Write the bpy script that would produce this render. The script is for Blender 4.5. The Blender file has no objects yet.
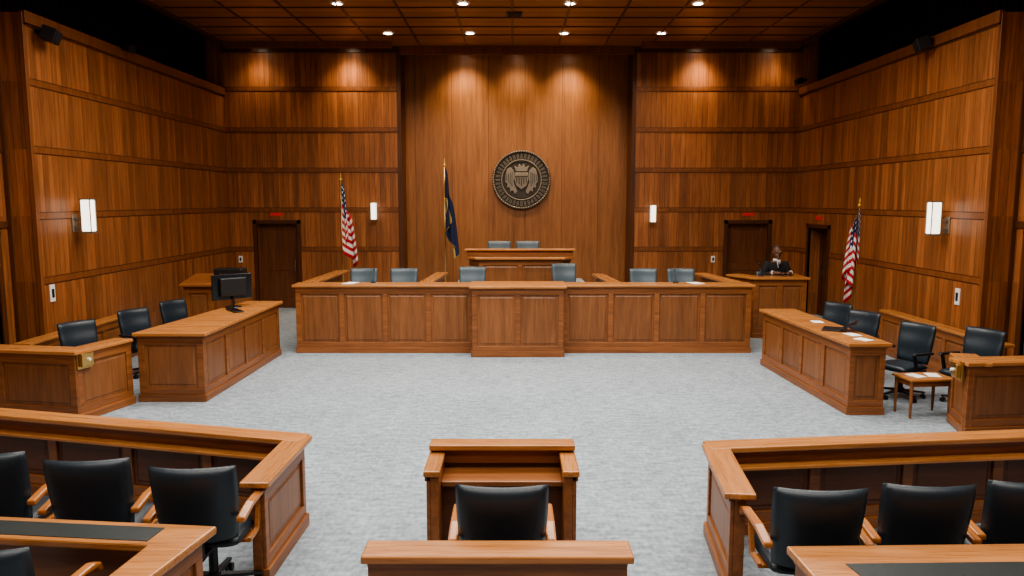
import bpy, bmesh, math, random
from mathutils import Matrix, Vector
random.seed(7)
S=bpy.context.scene
COL=S.collection
PI=math.pi
try:
    S.view_settings.look='AgX - Medium High Contrast'
except Exception: pass

# ------------------------------------------------------------------ materials
class NT:
    def __init__(s,name):
        s.m=bpy.data.materials.new(name); s.m.use_nodes=True
        s.t=s.m.node_tree; s.n=s.t.nodes; s.l=s.t.links
        s.b=s.n['Principled BSDF']
    def new(s,t,**k):
        n=s.n.new(t)
        for a,b in k.items(): setattr(n,a,b)
        return n
    def math(s,op,a,b=None,c=None):
        n=s.n.new('ShaderNodeMath'); n.operation=op
        for i,v in enumerate((a,b,c)):
            if v is None: continue
            if isinstance(v,(int,float)): n.inputs[i].default_value=v
            else: s.l.new(v,n.inputs[i])
        return n.outputs[0]
    def mix(s,fac,a,b,mode='MIX'):
        n=s.n.new('ShaderNodeMix'); n.data_type='RGBA'; n.blend_type=mode
        for idx,v in ((0,fac),(6,a),(7,b)):
            if isinstance(v,(int,float)): n.inputs[idx].default_value=v
            elif isinstance(v,tuple): n.inputs[idx].default_value=(*v,1) if len(v)==3 else v
            else: s.l.new(v,n.inputs[idx])
        return n.outputs[2]

def plain(name,c,rough=.5,metal=0,emit=None,es=0,bump=0):
    k=NT(name)
    k.b.inputs['Base Color'].default_value=(*c,1)
    k.b.inputs['Metallic'].default_value=metal
    tc=k.new('ShaderNodeTexCoord')
    nz=k.new('ShaderNodeTexNoise'); nz.inputs['Scale'].default_value=35; nz.inputs['Detail'].default_value=4
    k.l.new(tc.outputs['Object'],nz.inputs['Vector'])
    r=k.math('MULTIPLY_ADD',nz.outputs['Fac'],.12,max(rough-.06,.02)); k.l.new(r,k.b.inputs['Roughness'])
    col=k.mix(nz.outputs['Fac'],tuple(x*.88 for x in c),tuple(min(1,x*1.12) for x in c))
    k.l.new(col,k.b.inputs['Base Color'])
    if bump:
        bp=k.new('ShaderNodeBump'); bp.inputs['Strength'].default_value=bump; bp.inputs['Distance'].default_value=.002
        nz2=k.new('ShaderNodeTexNoise'); nz2.inputs['Scale'].default_value=220
        k.l.new(tc.outputs['Object'],nz2.inputs['Vector'])
        k.l.new(nz2.outputs['Fac'],bp.inputs['Height']); k.l.new(bp.outputs[0],k.b.inputs['Normal'])
    if emit:
        k.b.inputs['Emission Color'].default_value=(*emit,1); k.b.inputs['Emission Strength'].default_value=es
    return k.m

def wood(name,dark,light,axis='z',plank=0,var=.3,world=False,rough=.38,rows=0,seam=.5,gs=1.0):
    k=NT(name)
    if world:
        g=k.new('ShaderNodeNewGeometry'); vec=g.outputs['Position']
    else:
        tc=k.new('ShaderNodeTexCoord'); vec=tc.outputs['Object']
    mp=k.new('ShaderNodeMapping')
    sc={'z':(9,9,.55),'x':(.55,9,9),'y':(9,.55,9)}[axis]
    mp.inputs['Scale'].default_value=tuple(v*gs for v in sc)
    k.l.new(vec,mp.inputs['Vector'])
    oi=k.new('ShaderNodeObjectInfo')
    nz=k.new('ShaderNodeTexNoise'); nz.noise_dimensions='4D'
    nz.inputs['Scale'].default_value=1.6; nz.inputs['Detail'].default_value=6; nz.inputs['Distortion'].default_value=.7
    k.l.new(mp.outputs[0],nz.inputs['Vector'])
    nf=k.new('ShaderNodeTexNoise'); nf.noise_dimensions='4D'; nf.inputs['Scale'].default_value=7; nf.inputs['Detail'].default_value=3
    k.l.new(mp.outputs[0],nf.inputs['Vector'])
    w=k.math('MULTIPLY',oi.outputs['Random'],20.0)
    val=k.math('MULTIPLY_ADD',oi.outputs['Random'],.16,.92)
    if plank:
        sp=k.new('ShaderNodeSeparateXYZ'); k.l.new(vec,sp.inputs[0])
        s=k.math('ADD',sp.outputs[0],sp.outputs[1]) if axis=='z' else sp.outputs[2]
        q=k.math('DIVIDE',s,plank); fl=k.math('FLOOR',q); fr=k.math('FRACT',q)
        idx=fl
        if rows:
            rr=k.math('FLOOR',k.math('DIVIDE',k.math('SUBTRACT',sp.outputs[2],1.5),rows))
            idx=k.math('MULTIPLY_ADD',rr,17.3,fl)
        wn=k.new('ShaderNodeTexWhiteNoise'); wn.noise_dimensions='1D'; k.l.new(idx,wn.inputs['W'])
        w=k.math('MULTIPLY_ADD',wn.outputs['Value'],30.0,w)
        pv=k.math('MULTIPLY_ADD',wn.outputs['Value'],var,1-var/2)
        sm=k.math('LESS_THAN',fr,.012/plank*1.0)
        pv=k.math('MULTIPLY',pv,k.math('MULTIPLY_ADD',sm,-seam,1.0))
        val=k.math('MULTIPLY',val,pv)
    k.l.new(w,nz.inputs['W']); k.l.new(w,nf.inputs['W'])
    f=k.math('MULTIPLY_ADD',nf.outputs['Fac'],.45,k.math('MULTIPLY',nz.outputs['Fac'],.75))
    cr=k.new('ShaderNodeValToRGB'); cr.color_ramp.elements[0].position=.35; cr.color_ramp.elements[1].position=.82
    cr.color_ramp.elements[0].color=(*dark,1); cr.color_ramp.elements[1].color=(*light,1)
    k.l.new(f,cr.inputs[0])
    h=k.new('ShaderNodeHueSaturation'); k.l.new(cr.outputs[0],h.inputs['Color']); k.l.new(val,h.inputs['Value'])
    k.l.new(h.outputs[0],k.b.inputs['Base Color'])
    r=k.math('MULTIPLY_ADD',nf.outputs['Fac'],.15,rough-.07); k.l.new(r,k.b.inputs['Roughness'])
    bp=k.new('ShaderNodeBump'); bp.inputs['Strength'].default_value=.12; bp.inputs['Distance'].default_value=.003
    k.l.new(nf.outputs['Fac'],bp.inputs['Height']); k.l.new(bp.outputs[0],k.b.inputs['Normal'])
    return k.m

M_wall=wood('wall_panel_wood',(.135,.043,.0135),(.385,.142,.048),'z',.125,.50,True,.42,.97,.4)
M_wallb=wood('alcove_wood',(.165,.060,.020),(.34,.14,.049),'z',.93,.12,True,.4,0,.6,.8)
M_band=wood('band_wood',(.05,.016,.006),(.11,.037,.012),'z',0,0,True,.4)
M_plain=wood('plain_wall_wood',(.12,.038,.012),(.26,.092,.030),'z',0,0,True,.4)
M_body=wood('furniture_wood',(.125,.042,.013),(.31,.117,.038),'x')
M_panel=wood('panel_wood',(.12,.044,.015),(.275,.110,.039),'z')
M_dark=wood('dark_furniture_wood',(.055,.016,.005),(.13,.042,.013),'x')
M_top=wood('counter_wood',(.24,.088,.025),(.49,.215,.072),'x',rough=.28)
M_arm=wood('arm_wood',(.25,.086,.024),(.45,.18,.056),'y',rough=.25)
M_door=wood('door_wood',(.085,.027,.009),(.20,.07,.023),'z')
M_black=plain('black_metal',(.012,.012,.013),.4)
M_void=plain('black_paint',(.006,.005,.005),.85)
M_leather=plain('black_leather',(.015,.024,.033),.40,bump=.35)
M_leatherg=plain('slate_leather',(.075,.105,.125),.38,bump=.3)
M_chrome=plain('steel',(.5,.5,.5),.25,1)
M_brass=plain('brass',(.62,.42,.16),.3,1)
M_bronze=plain('aged_bronze',(.24,.205,.16),.45,.55)
M_bronzed=plain('dark_bronze',(.065,.054,.043),.5,.45)
M_glow=plain('frosted_lamp',(.9,.88,.82),.5,emit=(1,.90,.74),es=2.2)
M_bulb=plain('lamp_lens',(1,1,1),.4,emit=(1,.84,.62),es=30)
M_white=plain('white_plastic',(.75,.74,.7),.5)
M_paper=plain('paper',(.8,.79,.76),.8)
M_red=plain('red_sign',(.35,.02,.015),.5,emit=(1,.05,.02),es=.15)
M_screen=plain('dark_screen',(.01,.012,.015),.15)
M_inset=plain('desk_leather',(.022,.028,.028),.4,bump=.2)
M_gold=plain('gold_fringe',(.65,.42,.10),.4,.6)
M_skin=plain('skin',(.12,.055,.032),.5)
M_suit=plain('black_cloth',(.010,.010,.012),.85)
M_shirt=plain('white_shirt',(.6,.6,.6),.8)
M_trous=plain('trouser_cloth',(.012,.012,.015),.85)
M_tie=plain('tie_cloth',(.05,.01,.02),.6)
M_eye=plain('eye',(.5,.48,.45),.2)
M_hair=plain('short_hair',(.03,.028,.026),.9)

def carpet():
    k=NT('carpet'); g=k.new('ShaderNodeNewGeometry')
    mp=k.new('ShaderNodeMapping'); mp.inputs['Scale'].default_value=(1,.55,1); k.l.new(g.outputs['Position'],mp.inputs[0])
    mp2=k.new('ShaderNodeMapping'); mp2.inputs['Scale'].default_value=(.35,1,1); k.l.new(g.outputs['Position'],mp2.inputs[0])
    a=k.new('ShaderNodeTexNoise'); a.inputs['Scale'].default_value=26; a.inputs['Detail'].default_value=3; k.l.new(mp.outputs[0],a.inputs[0])
    b=k.new('ShaderNodeTexNoise'); b.inputs['Scale'].default_value=17; b.inputs['Detail'].default_value=2; k.l.new(mp2.outputs[0],b.inputs[0])
    c=k.new('ShaderNodeTexNoise'); c.inputs['Scale'].default_value=.9; c.inputs['Detail'].default_value=4; k.l.new(g.outputs['Position'],c.inputs[0])
    f=k.math('ADD',k.math('MULTIPLY',a.outputs['Fac'],.5),k.math('MULTIPLY',b.outputs['Fac'],.5))
    f=k.math('MULTIPLY_ADD',c.outputs['Fac'],.18,k.math('SUBTRACT',f,.09))
    cr=k.new('ShaderNodeValToRGB'); cr.color_ramp.elements[0].position=.36; cr.color_ramp.elements[1].position=.64
    cr.color_ramp.elements[0].color=(.175,.205,.23,1); cr.color_ramp.elements[1].color=(.33,.375,.405,1)
    k.l.new(f,cr.inputs[0]); k.l.new(cr.outputs[0],k.b.inputs['Base Color']); k.b.inputs['Roughness'].default_value=.95
    k.b.inputs['Specular IOR Level'].default_value=.1
    bp=k.new('ShaderNodeBump'); bp.inputs['Strength'].default_value=.35; bp.inputs['Distance'].default_value=.006
    k.l.new(f,bp.inputs['Height']); k.l.new(bp.outputs[0],k.b.inputs['Normal'])
    return k.m
M_carpet=carpet()

def flagmat(name,kind):
    k=NT(name); uv=k.new('ShaderNodeTexCoord'); sp=k.new('ShaderNodeSeparateXYZ'); k.l.new(uv.outputs['UV'],sp.inputs[0])
    u,v=sp.outputs[0],sp.outputs[1]
    if kind=='us':
        st=k.math('MODULO',k.math('FLOOR',k.math('MULTIPLY',v,13)),2)
        col=k.mix(st,(.36,.010,.015),(.62,.59,.55))
        can=k.math('MULTIPLY',k.math('LESS_THAN',u,.42),k.math('GREATER_THAN',v,6/13))
        fx=k.math('SUBTRACT',k.math('FRACT',k.math('MULTIPLY',u,6/.42)),.5)
        fy=k.math('SUBTRACT',k.math('FRACT',k.math('MULTIPLY',v,9.3)),.5)
        d=k.math('ADD',k.math('MULTIPLY',fx,fx),k.math('MULTIPLY',fy,fy))
        star=k.math('LESS_THAN',d,.05)
        cc=k.mix(star,(.010,.018,.08),(.8,.8,.8))
        col=k.mix(can,col,cc)
    else:
        fx=k.math('SUBTRACT',u,.5); fy=k.math('SUBTRACT',v,.5)
        d=k.math('ADD',k.math('MULTIPLY',fx,fx),k.math('MULTIPLY',fy,fy))
        ring=k.math('MULTIPLY',k.math('LESS_THAN',d,.035),k.math('GREATER_THAN',d,.018))
        edge=k.math('MAXIMUM',k.math('GREATER_THAN',u,.965),k.math('LESS_THAN',v,.02))
        col=k.mix(k.math('MAXIMUM',ring,edge),(.008,.014,.055),(.40,.28,.08))
    k.l.new(col,k.b.inputs['Base Color']); k.b.inputs['Roughness'].default_value=.8
    return k.m
M_us=flagmat('national_flag_cloth','us'); M_blue=flagmat('blue_flag_cloth','b')

# ------------------------------------------------------------------ helpers
def link(o): COL.objects.link(o); return o
def thing(name,label,cat,loc=(0,0,0),rz=0,group=None):
    o=bpy.data.objects.new(name,None); link(o); o.empty_display_size=.1
    o.matrix_basis=Matrix.Translation(loc)@Matrix.Rotation(rz,4,'Z')
    o['label']=label; o['category']=cat
    if group: o['group']=group
    return o
def addbox(bm,b):
    x0,x1,y0,y1,z0,z1=b
    v=[bm.verts.new(p) for p in ((x0,y0,z0),(x1,y0,z0),(x1,y1,z0),(x0,y1,z0),(x0,y0,z1),(x1,y0,z1),(x1,y1,z1),(x0,y1,z1))]
    for f in ((0,3,2,1),(4,5,6,7),(0,1,5,4),(1,2,6,5),(2,3,7,6),(3,0,4,7)): bm.faces.new([v[i] for i in f])
def addprism(bm,pts,z0,z1,ax='z'):
    def mk(p,h): return {'z':(p[0],p[1],h),'x':(h,p[0],p[1]),'y':(p[0],h,p[1])}[ax]
    a=[bm.verts.new(mk(p,z0)) for p in pts]; b=[bm.verts.new(mk(p,z1)) for p in pts]
    n=len(pts)
    bm.faces.new(a[::-1]); bm.faces.new(b)
    for i in range(n): bm.faces.new((a[i],a[(i+1)%n],b[(i+1)%n],b[i]))
def addcyl(bm,c,r0,r1,h,n=20,M=None):
    m=Matrix.Translation(c)
    if M is not None: m=m@M
    bmesh.ops.create_cone(bm,cap_ends=True,segments=n,radius1=r0,radius2=r1,depth=h,matrix=m@Matrix.Translation((0,0,h/2)))
def addsph(bm,c,r,sc=(1,1,1),n=16):
    bmesh.ops.create_uvsphere(bm,u_segments=n,v_segments=max(8,n//2+2),radius=r,matrix=Matrix.Translation(c)@Matrix.Diagonal((*sc,1)))
def fin(name,bm,mat,parent=None,W=None,M=None,bevel=0,smooth=False,label=None,structure=False):
    bmesh.ops.recalc_face_normals(bm,faces=bm.faces)
    me=bpy.data.meshes.new(name); bm.to_mesh(me); bm.free()
    o=bpy.data.objects.new(name,me); link(o)
    for mm in (mat if isinstance(mat,(list,tuple)) else [mat]): me.materials.append(mm)
    if smooth:
        for p in me.polygons: p.use_smooth=True
    if parent is not None:
        o.parent=parent
    if W is not None: o.matrix_basis=(parent.matrix_basis.inverted()@W) if parent is not None else W
    elif M is not None: o.matrix_basis=M
    if bevel:
        b=o.modifiers.new('bevel','BEVEL'); b.width=bevel; b.segments=2; b.limit_method='ANGLE'
    if label: o['label']=label
    if structure: o['kind']='structure'
    return o
def boxes(name,bl,mat,parent=None,**k):
    bm=bmesh.new()
    for b in bl: addbox(bm,b)
    return fin(name,bm,mat,parent,**k)
def poly(name,pts,z0,z1,mat,parent=None,ax='z',**k):
    bm=bmesh.new(); addprism(bm,pts,z0,z1,ax); return fin(name,bm,mat,parent,**k)
def struct(name,bl,mat,bevel=0): return boxes(name,bl,mat,structure=True,bevel=bevel)
def copy_tree(src,loc,rz,label=None):
    def rec(o,par):
        n=o.copy(); COL.objects.link(n)
        if par is not None:
            n.parent=par
        for c in list(o.children):
            rec(c,n)
        return n
    n=rec(src,None)
    n.matrix_basis=Matrix.Translation(loc)@Matrix.Rotation(rz,4,'Z')
    if label: n['label']=label
    return n

def segment(parent,p0,p1,h,n,thick=.07,z0=0,cap=None,ext=(0,0),plinth=.1,stile=.09,toprail=.12,botrail=.09,panelmat=None,bodymat=None,ledge=None,capz=0):
    """panelled furniture wall from p0 to p1; the panelled face looks to the right of p0->p1"""
    d=Vector((p1[0]-p0[0],p1[1]-p0[1])); L=d.length; a=math.atan2(d.y,d.x)
    W=Matrix.Translation((p0[0],p0[1],0))@Matrix.Rotation(a,4,'Z')
    panelmat=panelmat or M_panel; bodymat=bodymat or M_body
    rec=.028
    bl=[(0,L,rec,thick,z0,h),(0,L,0,rec,h-toprail,h),(0,L,0,rec,z0+plinth,z0+plinth+botrail)]
    if plinth: bl.append((-.012,L+.012,-.02,rec,z0,z0+plinth))
    pw=(L-stile*(n+1))/n
    for i in range(n+1):
        x=i*(pw+stile); bl.append((x,x+stile,0,rec,z0+plinth+botrail,h-toprail))
    bl.append((0,L,-.012,rec,h-.035,h))
    boxes('frame',bl,bodymat,parent,W=W,bevel=.005)
    za,zb=z0+plinth+botrail,h-toprail
    for i in range(n):
        x=stile+i*(pw+stile)
        bm=bmesh.new()
        addbox(bm,(x,x+pw,rec-.008,rec+.004,za,zb))
        m=.035
        o=[(x+m,rec-.008,za+m),(x+pw-m,rec-.008,za+m),(x+pw-m,rec-.008,zb-m),(x+m,rec-.008,zb-m)]
        q=m+.018
        r=[(x+q,.012,za+q),(x+pw-q,.012,za+q),(x+pw-q,.012,zb-q),(x+q,.012,zb-q)]
        ov=[bm.verts.new(p) for p in o]; rv=[bm.verts.new(p) for p in r]
        bm.faces.new(rv)
        for j in range(4): bm.faces.new((ov[j],ov[(j+1)%4],rv[(j+1)%4],rv[j]))
        fin('panel',bm,panelmat,parent,W=W)
    if cap:
        boxes('cap_rail',[(-ext[0],L+ext[1],cap[0],cap[1],h+capz*.5,h+.045+capz)],M_top,parent,W=W,bevel=.01)
    if ledge:
        boxes('ledge',[(-ext[0]*.5,L+ext[1]*.5,-ledge[1],.01,ledge[0],ledge[0]+.03)],M_top,parent,W=W,bevel=.008)
    return W

def cushion(bm,w,h,t,bow=0,taper=0,nx=16,nz=16,pw=6,k=.22,lump=0,M=Matrix()):
    g={}
    for s in (-1,1):
        for i in range(nx+1):
            for j in range(nz+1):
                u=math.sin((-1+2*i/nx)*PI/2)*.35+(-1+2*i/nx)*.65; v=math.sin((-1+2*j/nz)*PI/2)*.35+(-1+2*j/nz)*.65
                x=u*math.sqrt(1-k*v*v/2); z=v*math.sqrt(1-k*u*u/2)
                e=max(0,(1-abs(u)**pw)*(1-abs(v)**pw))**.5
                edge=i in(0,nx) or j in(0,nz)
                if edge and s==1: g[s,i,j]=g[-1,i,j]; continue
                ww=w/2*(1-taper*(1-(v+1)/2))
                y=s*t/2*e*(1+(lump*math.cos(v*PI*2.0) if s==1 else 0))+bow*(u*u)
                g[s,i,j]=bm.verts.new(M@Vector((x*ww,y,(z+1)/2*h)))
    for s in (-1,1):
        for i in range(nx):
            for j in range(nz):
                f=[g[s,i,j],g[s,i+1,j],g[s,i+1,j+1],g[s,i,j+1]]
                try: bm.faces.new(f if s==-1 else f[::-1])
                except ValueError: pass

# ------------------------------------------------------------------ room
WX=7.0; NX=7.42; YB=18.5; YA=19.2; ZC=6.38; ZT=5.37; YP=11.0; YF=-3.0
struct('floor',[(-8.2,8.2,YF-.2,19.6,-.2,0)],M_carpet)
def ceilingmat():
    k=NT('ceiling_wood_tiles'); g=k.new('ShaderNodeNewGeometry'); sp=k.new('ShaderNodeSeparateXYZ'); k.l.new(g.outputs['Position'],sp.inputs[0])
    a=k.math('DIVIDE',sp.outputs[0],1.1); b=k.math('DIVIDE',sp.outputs[1],.8)
    s=k.math('ADD',k.math('MULTIPLY',k.math('FLOOR',a),7.1),k.math('MULTIPLY',k.math('FLOOR',b),3.7))
    wn=k.new('ShaderNodeTexWhiteNoise'); wn.noise_dimensions='1D'; k.l.new(s,wn.inputs['W'])
    sm=k.math('MAXIMUM',k.math('LESS_THAN',k.math('FRACT',a),.03),k.math('LESS_THAN',k.math('FRACT',b),.05))
    mp=k.new('ShaderNodeMapping'); mp.inputs['Scale'].default_value=(.8,9,1); k.l.new(g.outputs['Position'],mp.inputs[0])
    nz=k.new('ShaderNodeTexNoise'); nz.inputs['Scale'].default_value=2.5; nz.inputs['Detail'].default_value=5; k.l.new(mp.outputs[0],nz.inputs[0])
    c=k.mix(nz.outputs['Fac'],(.18,.062,.018),(.42,.17,.054))
    h=k.new('ShaderNodeHueSaturation'); k.l.new(c,h.inputs['Color'])
    k.l.new(k.math('MULTIPLY',k.math('MULTIPLY_ADD',wn.outputs['Value'],.3,.85),k.math('MULTIPLY_ADD',sm,-.6,1)),h.inputs['Value'])
    k.l.new(h.outputs[0],k.b.inputs['Base Color']); k.b.inputs['Roughness'].default_value=.45
    return k.m
M_ceil=ceilingmat()
struct('ceiling',[(-6.8,6.8,YF,YB+.9,ZC,ZC+.1)],M_ceil)
struct('ceiling_recess',[(-8.2,8.2,YF-.2,19.6,ZC+.35,ZC+.5)],M_void)
bl=[]
for y in (12.4,13.2,14.0,14.8,15.6,16.4,17.2): bl.append((-6.8,6.8,y-.02,y+.02,ZC-.02,ZC))
for x in (-5.5,-4.4,-3.3,-2.2,-1.1,0,1.1,2.2,3.3,4.4,5.5): bl.append((x-.018,x+.018,YF,YB-.6,ZC-.016,ZC))
bl+=[(-6.84,-6.72,YF,YB-.02,ZC-.06,ZC+.3),(6.72,6.84,YF,YB-.02,ZC-.06,ZC+.3)]
struct('trim_1',bl,M_band)
struct('wall_left',[(-NX,-WX,YP,YB,0,ZT)],M_wall)
D0,D1,DH=16.5,17.6,2.07
struct('wall_right',[(WX,NX,YP,D0,0,ZT),(WX,NX,D1,YB,0,ZT),(WX,NX,D0,D1,DH,ZT)],M_wall)
N0,N1,NH=9.0,10.7,2.2
for sgn,nm in ((-1,'left'),(1,'right')):
    a,b=sorted((sgn*NX,sgn*(NX+.35)))
    struct('wall_near_'+nm,[(a,b,YF,N0,0,ZC+.35),(a,b,N1,YP,0,ZC+.35),(a,b,N0,N1,NH,ZC+.35)],M_wall)
    a,b=sorted((sgn*(NX+.35),sgn*(NX+.4)))
    struct('wall_upper_'+nm,[(a,b,YP,19.6,ZT-.3,ZC+.35)],M_void)
    bl=[]
    y=YP+.1
    while y<YB:
        a,b=sorted((sgn*(NX+.16),sgn*(NX+.2))); bl.append((a,b,y,y+.05,ZT,ZC+.3)); y+=.16
    struct('trim_slats_'+nm,bl,M_black)
bands=[1.5,2.47,3.44,4.41]
tb=2
for nm,fn in (('left',lambda z0,z1,d:(-WX-.02,-WX+d,YP,YB,z0,z1)),('right',lambda z0,z1,d:(WX-d,WX+.02,YP,YB,z0,z1)),
              ('back_left',lambda z0,z1,d:(-WX,-2.8,YB-d,YB+.02,z0,z1)),('back_right',lambda z0,z1,d:(3.02,WX,YB-d,YB+.02,z0,z1))):
    mid=[];lines=[]
    for z in bands+([5.38] if 'back' in nm else []):
        mid.append(fn(z-.045,z+.045,.012)); lines.append(fn(z+.045,z+.060,.005)); lines.append(fn(z-.060,z-.045,.005))
    if 'back' in nm: lines.append(fn(6.24,ZC,.04))
    else: mid.append(fn(ZT-.14,ZT+.03,.05)); lines.append(fn(ZT-.17,ZT-.14,.02))
    if nm=='right': lo,zl,ax=(D0-.09,D1+.09),DH,2
    elif nm=='back_left': lo,zl,ax=(-6.42,-5.22),2.1,0
    elif nm=='back_right': lo,zl,ax=(5.24,6.44),2.1,0
    else: lo=None
    for lst,mt in ((mid,M_plain),(lines,M_band)):
        if lo:
            nb=[]
            for b in lst:
                if b[4]<zl:
                    c=list(b); c[ax+1]=lo[0]; nb.append(tuple(c))
                    c=list(b); c[ax]=lo[1]; nb.append(tuple(c))
                else: nb.append(b)
            lst=nb
        struct('trim_%d'%tb,lst,mt,bevel=.002); tb+=1
for sgn in (-1,1):
    bl=[]
    for z in [2.35]+bands[2:]+[5.37]:
        a,b=sorted((sgn*(NX-.022),sgn*(NX+.02))); bl.append((a,b,YF,YP,z-.05,z+.05))
    a,b=sorted((sgn*(NX-.06),sgn*(NX))); bl.append((a,b,YP-.02,YP,0,ZT))
    struct('trim_%d'%tb,bl,M_band,bevel=.004); tb+=1
    a,b=sorted((sgn*(WX-.02),sgn*(WX+.05)))
    struct('trim_%d'%tb,[(a,b,YP-.02,YP+.06,0,ZT)],M_plain,bevel=.004); tb+=1
dl=(-6.32,-5.32); dr=(5.34,6.34); dh=2.13
struct('wall_back_left',[(-WX-.4,dl[0],YB,YA+.3,0,ZC+.3),(dl[1],-2.78,YB,YA+.3,0,ZC+.3),(dl[0],dl[1],YB,YA+.3,dh,ZC+.3)],M_wall)
struct('wall_back_right',[(3.0,dr[0],YB,YA+.3,0,ZC+.3),(dr[1],WX+.4,YB,YA+.3,0,ZC+.3),(dr[0],dr[1],YB,YA+.3,dh,ZC+.3)],M_wall)
struct('wall_back',[(-2.78,3.0,YA,YA+.3,0,ZC+.3)],M_wallb)
struct('wall_behind',[(-8.2,8.2,YF-.3,YF,0,ZC+.35)],M_plain)
struct('trim_%d'%tb,[(-2.80,-2.70,YB-.03,YA,0,ZC),(2.92,3.02,YB-.03,YA,0,ZC)],M_band,bevel=.004); tb+=1
struct('trim_%d'%tb,[(-2.7,2.92,YB-.06,YB,ZC-.19,ZC),(-6.72,-2.8,YB-.62,YB-.57,ZC-.15,ZC),(3.02,6.72,YB-.62,YB-.57,ZC-.15,ZC)],M_plain,bevel=.004); tb+=1
struct('baseboard_back',[(-WX,dl[0]-.1,YB-.02,YB,0,.15),(dl[1]+.1,-2.8,YB-.02,YB,0,.15),(3.02,dr[0]-.1,YB-.02,YB,0,.15),(dr[1]+.1,WX,YB-.02,YB,0,.15)],M_band)
struct('baseboard_left',[(-WX,-WX+.02,YP,YB-.03,0,.15)],M_band)
struct('baseboard_right',[(WX-.02,WX,YP,D0-.1,0,.15),(WX-.02,WX,D1+.1,YB-.03,0,.15)],M_band)
def door(n,x0,x1,y,zh,leafmat,side=0,depth=.22):
    if side==0:
        f=lambda a0,a1,d0,d1,z0,z1:(a0,a1,y+d0,y+d1,z0,z1)
    else:
        f=lambda a0,a1,d0,d1,z0,z1:(min(y+side*d0,y+side*d1),max(y+side*d0,y+side*d1),a0,a1,z0,z1)
    struct('trim_door_%d'%n,[f(x0-.09,x0,-.03,.05,0,zh+.09),f(x1,x1+.09,-.03,.05,0,zh+.09),f(x0-.09,x1+.09,-.03,.05,zh,zh+.09)],M_band,bevel=.005)
    bl=[f(x0,x1,depth,depth+.05,0,zh)]
    w=x1-x0
    for (a,b,c,d) in ((.0,.12,0,1),(.88,1,0,1),(.12,.88,0,.12),(.12,.88,.45,.53),(.12,.88,.93,1)):
        bl.append(f(x0+a*w,x0+b*w,depth-.02,depth,c*zh,d*zh))
    struct('door_%d'%n,bl,leafmat,bevel=.004)
    hx=x0+w*.86
    struct('door_handle_%d'%n,[f(hx,hx+.03,depth-.07,depth-.02,.95,1.2)],M_chrome,bevel=.005)
door(1,dl[0],dl[1],YB,dh,M_door)
door(2,dr[0],dr[1],YB,dh,M_door)
door(3,D0,D1,WX,DH,M_dark,1,.3)
door(4,N0,N1,NX,NH,M_dark,1,.28)
door(5,N0,N1,-NX,NH,M_dark,-1,.28)
struct('floor_dais',[(-3.72,4.0,13.14,YB-.02,0,.32)],M_carpet)
struct('floor_upper_dais',[(-1.35,1.8,16.5,YA-.02,.32,.70)],M_carpet)

# ------------------------------------------------------------------ main bench
b=thing('judicial_bench','long panelled wooden court bench with projecting centre podium','bench',(.2,13.06,0))
H=1.18
segment(b,(-3.83,13.06),(-.67,13.06),H,4,cap=(-.05,.42),ext=(.05,0))
segment(b,(.89,13.06),(4.24,13.06),H,4,cap=(-.05,.42),ext=(0,.05))
segment(b,(-.69,12.7),(.89,12.7),H+.02,2,cap=(-.05,.75),ext=(.05,.05))
segment(b,(-.69,13.04),(-.69,12.72),H+.02,1,stile=.06)
segment(b,(.89,12.72),(.89,13.04),H+.02,1,stile=.06)
segment(b,(-3.72,15.9),(-3.83,13.1),H,4,cap=(-.04,.25),capz=-.003)
segment(b,(4.24,13.1),(3.98,15.3),H,3,cap=(-.04,.25),capz=-.003)
segment(b,(-1.62,13.2),(-1.45,15.7),H-.03,3,cap=(-.1,.15))
segment(b,(1.98,13.2),(1.80,15.4),H-.03,3,cap=(-.1,.15))
j=thing('judge_desk','raised wooden judge desk with panelled front and overhanging ledge','desk',(.15,16.4,.32))
segment(j,(-.72,16.2),(1.08,16.2),1.42,2,z0=.32)
segment(j,(-.95,16.49),(-.72,16.2),1.42,1,z0=.32,stile=.05)
segment(j,(1.08,16.2),(1.30,16.49),1.42,1,z0=.32,stile=.05)
poly('ledge',[(-.8,16.12),(1.15,16.12),(1.38,16.45),(1.38,16.75),(-1.03,16.75),(-1.03,16.45)],1.42,1.47,M_top,j,W=Matrix(),bevel=.01)
boxes('upper_screen',[(-1.0,1.35,16.42,16.49,1.47,1.6)],M_body,j,W=Matrix(),bevel=.006)
boxes('cap_rail',[(-1.05,1.4,16.36,16.62,1.6,1.64)],M_top,j,W=Matrix(),bevel=.01)
w=thing('witness_stand','wooden witness box with panelled sides beside the bench','witness stand',(5.2,14.5,0))
segment(w,(4.75,14.5),(5.78,14.5),1.16,2,cap=(-.05,.4),ext=(.03,.05))
segment(w,(4.42,15.2),(4.75,14.5),1.16,1,cap=(-.05,.3),capz=-.003)
segment(w,(5.78,14.52),(5.82,16.2),1.16,2,cap=(-.05,.1),capz=-.003)
boxes('platform',[(4.8,5.72,14.6,16.3,0,.36)],M_dark,w,W=Matrix(),bevel=.01)

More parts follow.
